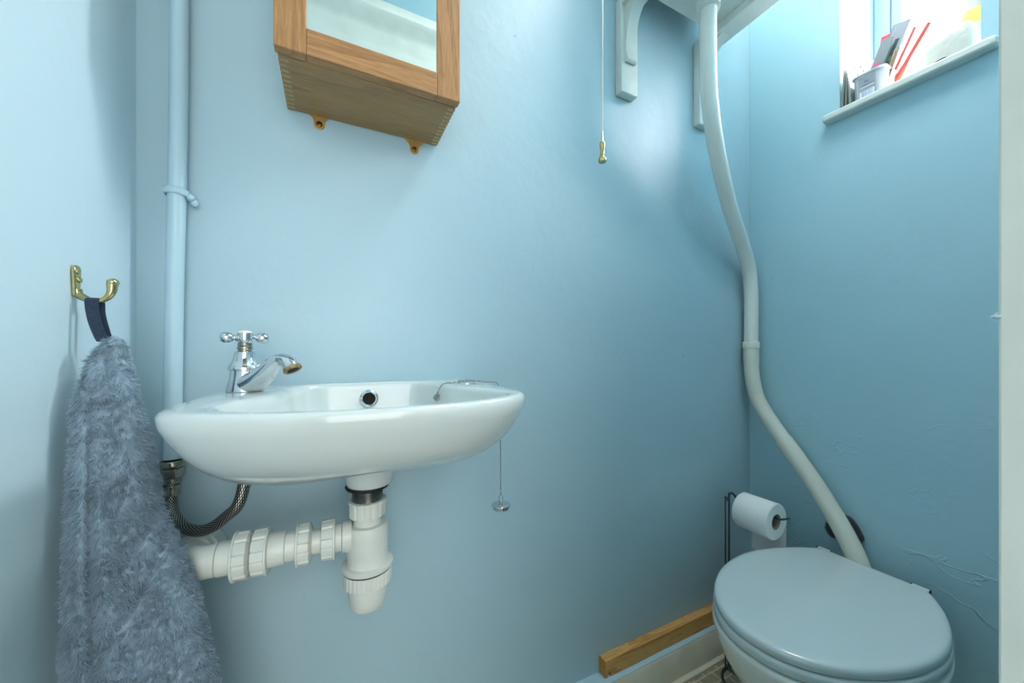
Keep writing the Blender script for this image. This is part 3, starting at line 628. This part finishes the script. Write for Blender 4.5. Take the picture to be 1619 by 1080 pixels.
# foam lump behind the pipe
fo = G(); base = [(-.034, -.012), (-.024, .010), (-.004, .030), (.012, .034), (.024, .024), (.036, .004), (.041, -.014), (.020, -.019), (.0, -.022), (-.022, -.030)]
fr = []
for d, s_ in ((1.2055, 1.0), (1.198, 1.02), (1.190, .92), (1.184, .7), (1.181, .35)):
    fr.append([Vector((d, .479-a*s_, .474+b*s_-(1-s_)*.0)) for a, b in [(p.x, p.y) for p in catmull([(x, y, 0) for x, y in base], 5, True)]])
fo.loft(fr); fo = fo.build('foam_packing', M['foam']); 
foam_rings = fr
tag(fo, 'dark grey fuzzy foam lump on the wall behind the diagonal flush pipe', 'foam')
V = []; Fc = []
random.seed(5)
for p, nn in tufts(fr, 5200, .002, .005, .0003, seed=5):
    if nn.x > 0: nn = -nn
    d = (nn*.8+Vector((random.gauss(0, .5), random.gauss(0, .5), random.gauss(0, .5)))).normalized(); L_ = random.uniform(.003, .009)
    s = d.cross(Vector((.3, .5, .7))).normalized()*.00035; b = len(V); V += [p-s, p+s, p+d*L_]; Fc += [[b, b+1, b+2]]
me = bpy.data.meshes.new('fuzz'); me.from_pydata([tuple(v) for v in V], [], Fc); me.materials.append(M['foam']); fz = bpy.data.objects.new('fuzz', me); COL.objects.link(fz); fz.parent = fo; fz.location = -Vector(fo.location); fz['kind'] = 'stuff'

# ------------------------------------------------------------------ toilet
toi = thing('toilet', (.93, .406, F), 'white ceramic toilet with closed lid under the window', 'toilet')
half = [(.672, 0), (.674, .025), (.682, .052), (.70, .082), (.73, .112), (.77, .138), (.82, .160), (.875, .1735), (.93, .178), (.98, .1735), (1.03, .161), (1.08, .141), (1.12, .118), (1.140, .103), (1.1475, .088), (1.148, .06), (1.148, 0)]
hc_ = catmull([(1.148-(1.148-a)*.985, b*.965, 0) for a, b in half], 6)
def outline(sx=1., sy=1., off=0, cx_=.91, dx=0):
    up = []
    for p in hc_: up.append((cx_+(p.x-cx_)*sx+dx, p.y*sy))
    P = [(x, .406+y) for x, y in up]+[(x, .406-y) for x, y in up[::-1][1:-1]]
    if off:
        n = len(P); Q = []
        for i in range(n):
            a, b = Vector(P[i-1]), Vector(P[(i+1) % n]); t = (b-a).normalized(); Q.append((P[i][0]+off*t.y*-1, P[i][1]+off*t.x))
        P = Q
    return P
def lr(z, off, **k): return [(x, y, z) for x, y in outline(off=off, **k)]
g = G(); g.loft([lr(.4085, -.004), lr(.4075, -.0015), lr(.409, .0), lr(.417, .0005), lr(.4215, -.001), lr(.4242, -.004), lr(.4256, -.010), lr(.4260, -.018)]); 
lid = g.build('lid', M['seat'], toi, ang=70)
g = G(); g.loft([lr(.3865, -.006), lr(.3855, -.002), lr(.388, .0015), lr(.399, .0025), lr(.404, .001), lr(.4062, -.003), lr(.4066, -.010)]); g.build('seat', M['seat'], toi, ang=70)
for y in (.495, .322):
    g = G(); g.box(1.1385, 1.1492, y-.014, y+.014, .390, .4252); hg = g.build('hinge', M['seat'], toi, bevel=.0012)
    g = G(); g.box(1.138, 1.1486, y-.0148, y-.0141, .400, .4260); g.build('hinge_gap', M['hole'], hg, smooth=False)
    g = G(); g.box(1.138, 1.1486, y+.0141, y+.0148, .400, .4260); g.build('hinge_gap', M['hole'], hg, smooth=False)
g = G()
g.loft([lr(z, 0, sx=sx, sy=sy, cx_=cx_, dx=dx) for z, sx, sy, cx_, dx in (
    (F, .52, .55, .98, 0), (F+.02, .50, .52, .98, 0), (.12, .47, .50, .98, 0), (.17, .53, .55, .99, 0), (.21, .66, .65, .995, 0), (.25, .80, .77, 1.0, 0), (.29, .905, .88, 1.0, 0), (.325, .965, .955, 1.0, 0), (.355, .995, .995, 1.0, 0), (.372, 1.012, 1.022, 1.0, 0), (.380, 1.012, 1.02, 1., 0), (.3835, 1.0, 1.0, 1., 0))])
g.build('toilet_bowl', M['ceramic_toilet'], toi, ang=60)

# ------------------------------------------------------------------ toilet roll and stand
rs = thing('toilet_roll_stand', (.985, .60, F), 'dark wire toilet roll stand in the corner beside the toilet', 'toilet roll stand')
g = G(); g.tube([(.988+.055*math.cos(2*PI*i/40), .600+.055*math.sin(2*PI*i/40), F+.004) for i in range(41)], .0035, 10)
g.tube([(.993, .545, F+.004), (.993, .655, F+.004)], .003, 8); g.tube([(.993, .652, F+.004), (1.018, .666, F+.004)], .003, 8); g.build('base_ring', M['wire'], rs)
g = G(); g.tube(catmull([(.993, .66, F+.004), (.993, .66, .30), (.993, .66, .508), (.9935, .66, .5225), (.998, .660, .5245), (1.006, .662, .514), (1.014, .664, .506)], 5), .0023, 10)
g.tube(catmull([(1.018, .666, F+.004), (1.018, .666, .30), (1.018, .666, .512), (1.020, .666, .526), (1.027, .665, .531), (1.036, .664, .525), (1.042, .66, .516), (1.045, .652, .512), (1.045, .64, .508), (1.045, .60, .503), (1.045, .56, .499), (1.045, .548, .499), (1.047, .538, .503), (1.050, .528, .5085)], 6), .0027, 10); g.build('wire_arm', M['wire'], rs)
rl = thing('toilet_roll', (1.045, .601, .44), 'white toilet roll on the wire stand with a loose sheet hanging down', 'toilet roll')
g = G(); Rr = .0475; g.lathe([(.0205, 0), (Rr-.002, 0), (Rr, .002), (Rr, .088), (Rr-.002, .090), (.0205, .090), (.0205, 0)], (1.045, .646, .4885), (0, -1, 0), 56, cap0=False, cap1=False); g.build('paper', M['paper'], rl)
g = G(); g.lathe([(.0205, 0.0005), (.0205, .0895), (.0196, .0895), (.0196, 0.0005), (.0205, .0005)], (1.045, .646, .4885), (0, -1, 0), 40, cap0=False, cap1=False); g.build('cardboard_tube', M['card_core'], rl)
g = G(); A = catmull([(1.079, 0, .5215), (1.0895, 0, .508), (1.0931, 0, .4885), (1.0932, 0, .46), (1.0920, 0, .41), (1.090, 0, .37)], 5)
g.loft([[(p.x-.0004, .5575, p.z), (p.x-.0004, .6445, p.z), (p.x+.0003, .6445, p.z), (p.x+.0003, .5575, p.z)] for p in A]); g.build('loose_sheet', M['paper'], rl)

# ------------------------------------------------------------------ pine batten on the skirting
g = G()
q = [(.597, .722), (.597, .698), (.604, .698), (.6043, .7045), (.609, .706), (.612, .7035), (.6135, .698), (1.12, .698), (1.12, .722)]
bt = thing('pine_batten', (.86, .71, .1405), 'bare pine batten lying on the skirting board against the back wall', 'batten')
g.box(.5975, 1.12, .6985, .7215, .152, .181); g.box(.5975, .606, .6985, .7215, .1408, .152); g.box(.606, .6125, .709, .7215, .1408, .152); g.box(.6125, 1.12, .6985, .7215, .1408, .152)
g.build('batten', M['pine'], bt)
g = G(); g.box(.5968, .5976, .6986, .7214, .1409, .1809); g.build('end_grain', M['pine_end'], bt, smooth=False)
g = G(); g.prism([(.606, .7088), (.6125, .7088), (.6125, .7092), (.606, .7092)], .1409, .1519, 'XY'); g.build('notch', M['hole'], bt, smooth=False)

# ------------------------------------------------------------------ things on the window sill
M['tub'] = mat('white_translucent_tub', (196, 200, 204), .3, var=.01)
M['label'] = mat('grey_printed_label', (150, 162, 170), .5, var=.08, vscale=80)
M['label_dark'] = mat('label_print_dark', (96, 112, 128), .5)
M['label_white'] = mat('label_print_white', (236, 238, 240), .5)
M['bar_blue'] = mat('label_bars_blue', (120, 148, 190), .5)
M['red'] = mat('red_plastic', (176, 30, 32), .35); M['pink'] = mat('pink_plastic', (200, 60, 120), .35)
M['redstick'] = mat('coral_red_plastic', (196, 52, 44), .35)
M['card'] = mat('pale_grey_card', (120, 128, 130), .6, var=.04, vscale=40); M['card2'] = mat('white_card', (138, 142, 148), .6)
M['green'] = mat('dark_green_print', (40, 62, 50), .6, var=.3, vscale=120); M['lime'] = mat('light_green_print', (84, 150, 84), .6)
M['brown'] = mat('brown_pencil_wood', (112, 90, 60), .6); M['cream'] = mat('cream_card', (178, 158, 120), .7)
M['wrap'] = mat('pale_translucent_wrapper', (204, 204, 196), .35, var=.06, vscale=40, bump=.6, bscale=50, bdist=.004)
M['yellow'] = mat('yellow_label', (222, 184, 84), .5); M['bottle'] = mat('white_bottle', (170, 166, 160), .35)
M['bluebottle'] = mat('pale_blue_plastic', (96, 122, 190), .3); M['sprig'] = mat('dried_stem', (110, 100, 84), .8)
M['pack'] = mat('clear_green_packet', (150, 172, 162), .3, var=.2, vscale=60); M['pack2'] = mat('olive_green_packet', (118, 124, 92), .45, var=.3, vscale=80)
# packets standing at the left end
for i, (x0, y, ln, h, tl, mt, lb) in enumerate(((1.196, .4795, .075, .100, 3.0, 'pack', 'thin clear packet standing against the left window reveal'), (1.197, .4715, .07, .092, 1.0, 'pack2', 'olive green packet standing second from the left reveal on the sill'), (1.20, .4645, .066, .072, -2.0, 'pack', 'short pale green packet standing against the white tub on the sill'))):
    t = thing('seed_packet', (x0+ln/2, y, SZ), lb, 'packet', 'packets standing left of the tub on the sill')
    R = Matrix.Rotation(math.radians(tl), 3, 'X'); g = G(); g.box(x0, x0+ln, y-.0018, y+.0018, SZ+.0006, SZ+h, R, (x0, y, SZ)); g.build('pouch', M[mt], t, bevel=.001)
    g = G(); g.box(x0-.0008, x0+ln+.0008, y-.0008, y+.0008, SZ+h-.001, SZ+h+.007, R, (x0, y, SZ)); g.box(x0-.0035, x0+.0005, y-.0006, y+.0006, SZ+.004, SZ+h+.005, R, (x0, y, SZ)); g.build('sealed_edge', M['card2'], t)
sg = G(); b0 = Vector((1.235, .468, SZ+.03)); 
sg.tube([(1.235, .4605, SZ+.002), (1.235, .4605, SZ+.05), (1.232, .461, SZ+.10)], .0006, 6)
for a, h in ((.012, .075), (-.010, .08), (.006, .09), (-.006, .094)):
    sg.tube([(1.234, .4605, SZ+h), (1.233, .4605-a*.7, SZ+h+.010), (1.232, .4605-a, SZ+h+.018)], .0004, 5); sg.ball((1.232, .4605-a, SZ+h+.019), .0018, 8, 6, (1, 1, 1.4))
tag(sg.build('dried_sprig', M['sprig']), 'tiny dried flower sprig sticking up behind the white tub', 'sprig')
# tub
tb = thing('plastic_tub', (1.245, .4325, SZ), 'white plastic tub with a grey barcode label standing on the sill', 'tub')
def rr2(x0, x1, y0, y1, z, r=.012): return rrect(x0, x1, y0, y1, r, z, 6)
TX0, TX1, TY0, TY1, TH_ = 1.196, 1.292, .398, .4585, .066
g = G(); g.loft([rr2(TX0+.006, TX1-.006, TY0+.006, TY1-.003, SZ+.0008), rr2(TX0+.0035, TX1-.0035, TY0+.0035, TY1-.0015, SZ+.004), rr2(TX0, TX1, TY0, TY1, SZ+TH_-.004), rr2(TX0-.003, TX1+.003, TY0-.003, TY1+.002, SZ+TH_-.003), rr2(TX0-.003, TX1+.003, TY0-.003, TY1+.002, SZ+TH_), rr2(TX0+.002, TX1-.002, TY0+.002, TY1-.002, SZ+TH_), rr2(TX0+.006, TX1-.006, TY0+.006, TY1-.004, SZ+.005)]); g.build('tub_wall', M['tub'], tb)
sl = math.atan2(.0035, .06); Rl = Matrix.Rotation(-sl*.0, 3, 'Y')
lb = G()
def fx(z): return TX0+.0035-(z-SZ-.004)/(TH_-.008)*.0035-.0004
def panel(g, y0, y1, z0, z1, d=.0004):
    g.loft([[(fx(z0)-d, y0, z0), (fx(z0)-d, y1, z0), (fx(z0)+.0003, y1, z0), (fx(z0)+.0003, y0, z0)], [(fx(z1)-d, y0, z1), (fx(z1)-d, y1, z1), (fx(z1)+.0003, y1, z1), (fx(z1)+.0003, y0, z1)]])
panel(lb, .4135, .4465, SZ+.005, SZ+.059, .0002); lbl = lb.build('label', M['label'], tb, smooth=False)
g = G(); panel(g, .416, .444, SZ+.006, SZ+.023, .0004); g.build('barcode_ground', M['label_white'], lbl, smooth=False)
g = G(); random.seed(4); y = .4185
while y < .441:
    wdt = random.choice([.0005, .0008, .0012]); panel(g, y, y+wdt, SZ+.0068, SZ+.0222, .0006); y += wdt+random.choice([.0006, .0009, .0013])
g.build('barcode', M['bar_blue'], lbl, smooth=False)
g = G(); panel(g, .416, .443, SZ+.0315, SZ+.033, .0004); g.build('white_line', M['label_white'], lbl, smooth=False)
g = G()
yy = .4165
for wd_ in (.003, .005, .002, .004, .006, .003): panel(g, yy, yy+wd_-.0008, SZ+.035, SZ+.0372, .0004); yy += wd_
for wd_, y_ in ((.003, .428), (.002, .4325)): panel(g, y_, y_+wd_, SZ+.043, SZ+.047, .0004)
g.build('small_print', M['label_dark'], lbl, smooth=False)
# contents of the tub, leaning to the right
def slab(name, c, sx, sy, h, dv, m, lab, cat, extra=None, grp=None):
    R = Vector((0, 0, 1)).rotation_difference(Vector(dv).normalized()).to_matrix(); t = thing(name, (c[0], c[1], SZ+.008), lab, cat, grp)
    z0_ = SZ+.012; cc = (c[0], c[1], z0_)
    g = G(); g.box(c[0]-sx/2, c[0]+sx/2, c[1]-sy/2, c[1]+sy/2, z0_, z0_+h, R, cc); g.build('box_body', m, t, bevel=.0008)
    if extra:
        for nm, ox, w_, z0, z1, mm in extra:
            g = G(); g.box(c[0]-sx/2-.0006, c[0]-sx/2+.0004, c[1]+sy/2-ox-w_, c[1]+sy/2-ox, z0_+z0, z0_+z1, R, cc); g.build(nm, mm, t, smooth=False)
    return t
slab('pale_carton', (1.212, .441, 0), .008, .020, .142, (.20, -.27, 1), M['card'], 'pale grey carton with a pink spot leaning in the tub', 'carton', [('pink_spot', .006, .012, .070, .082, M['pink'])])
slab('patterned_carton', (1.232, .4325, 0), .010, .032, .180, (.20, -.27, 1), M['card2'], 'white carton with dark green print leaning in the tub', 'carton', [('green_print', .017, .008, .075, .138, M['green']), ('lime_mark', .0185, .005, .086, .098, M['lime']), ('blue_edge', .0005, .002, .10, .178, M['label_dark'])])
slab('red_carton', (1.268, .437, 0), .009, .032, .182, (.16, -.10, 1), M['red'], 'red carton standing at the back of the tub', 'carton')
slab('cream_card', (1.262, .404, 0), .003, .007, .100, (.1, -.35, 1), M['cream'], 'cream card leaning at the right end of the tub', 'card')
for k, dy in enumerate((0, .0038, .0076)):
    t = thing('pencil', (1.240, .402+dy, SZ+.01), 'short brown pencil leaning in the bunch in the tub', 'pencil', 'brown pencils in the tub')
    d = Vector((.02, -.26, .9)).normalized(); g = G(); g.lathe([(.0016, 0), (.0017, .001), (.0017, .098), (.0014, .099)], (1.228, .410+dy, SZ+.01), d, 6); g.build('shaft', M['brown'], t)
for (p, q, lb_) in (((1.270, .4085, SZ+.060), (1.276, .3690, SZ+.160), 'shorter coral red toothbrush leaning in the tub'), ((1.262, .3960, SZ+.052), (1.272, .3440, SZ+.150), 'longer coral red toothbrush leaning right out of the tub')):
    t = thing('toothbrush', p, lb_, 'toothbrush', 'coral red toothbrushes in the tub'); p = Vector(p); q = Vector(q); p = p-(q-p)*.42
    g = G(); P_ = [p.lerp(q, i/10) for i in range(11)]; g.tube(P_, [.0036, .0042, .0046, .0046, .004, .0036, .0034, .0034, .0034, .0034, .003], 10, flat=(1.2, .9)); g.build('handle', M['redstick'], t)
# pale blue bottle behind the tub
t = thing('blue_bottle', (1.335, .464, SZ), 'slim pale blue bottle at the back of the sill behind the tub', 'bottle')
g = G(); g.lathe([(.011, 0), (.012, .003), (.012, .11), (.009, .13), (.006, .142)], (1.335, .464, SZ), n=24); g.build('bottle_body', M['bluebottle'], t)
g = G(); g.lathe([(.0065, .140), (.0068, .142), (.0055, .165), (.004, .167)], (1.335, .464, SZ), n=20); g.build('cap', M['tub'], t)
# wrapped packet
t = thing('wrapped_packet', (1.235, .30, SZ), 'crumpled pale wrapped packet at the right end of the sill', 'packet')
rr = []
prof = [(.345, .004, .050), (.338, .012, .062), (.325, .016, .066), (.305, .018, .070), (.285, .018, .083), (.272, .016, .082), (.2655, .010, .074)]
random.seed(12)
for y, th, h in prof:
    R_ = []
    for i in range(20):
        a = 2*PI*i/20; ca, sa = math.cos(a), math.sin(a)
        R_.append(Vector((1.232+th*math.copysign(abs(ca)**.6, ca)+random.uniform(-.0008, .0008), y, SZ+h/2+.001+(h/2)*math.copysign(abs(sa)**.5, sa)*.98)))
    rr.append(R_)
g = G(); g.loft(rr); 
for v in g.v: v.z = max(v.z, SZ+.0008)
g.build('wrapper', M['wrap'], t, sub=1, ang=180)
g = G(); g.tube(catmull([(1.199, .322, SZ+.0016), (1.198, .316, SZ+.008), (1.198, .306, SZ+.011), (1.20, .297, SZ+.009), (1.202, .293, SZ+.0016)], 5), .0014, 8); tag(g.build('wire_loop', M['wire']), 'small grey curved loop in front of the wrapped packet', 'loop')
# bottle with yellow label
t = thing('white_bottle', (1.335, .2855, SZ), 'white bottle with a yellow label behind the wrapped packet', 'bottle')
g = G(); g.lathe([(.023, 0), (.0245, .003), (.0245, .20), (.021, .218), (.010, .228), (.010, .245)], (1.335, .2855, SZ), n=36); g.build('bottle_body', M['bottle'], t)
g = G(); g.lathe([(.0247, .118), (.0249, .1185), (.0249, .152), (.0247, .1525)], (1.335, .2855, SZ), n=36, cap0=False, cap1=False); g.build('yellow_label', M['yellow'], t)
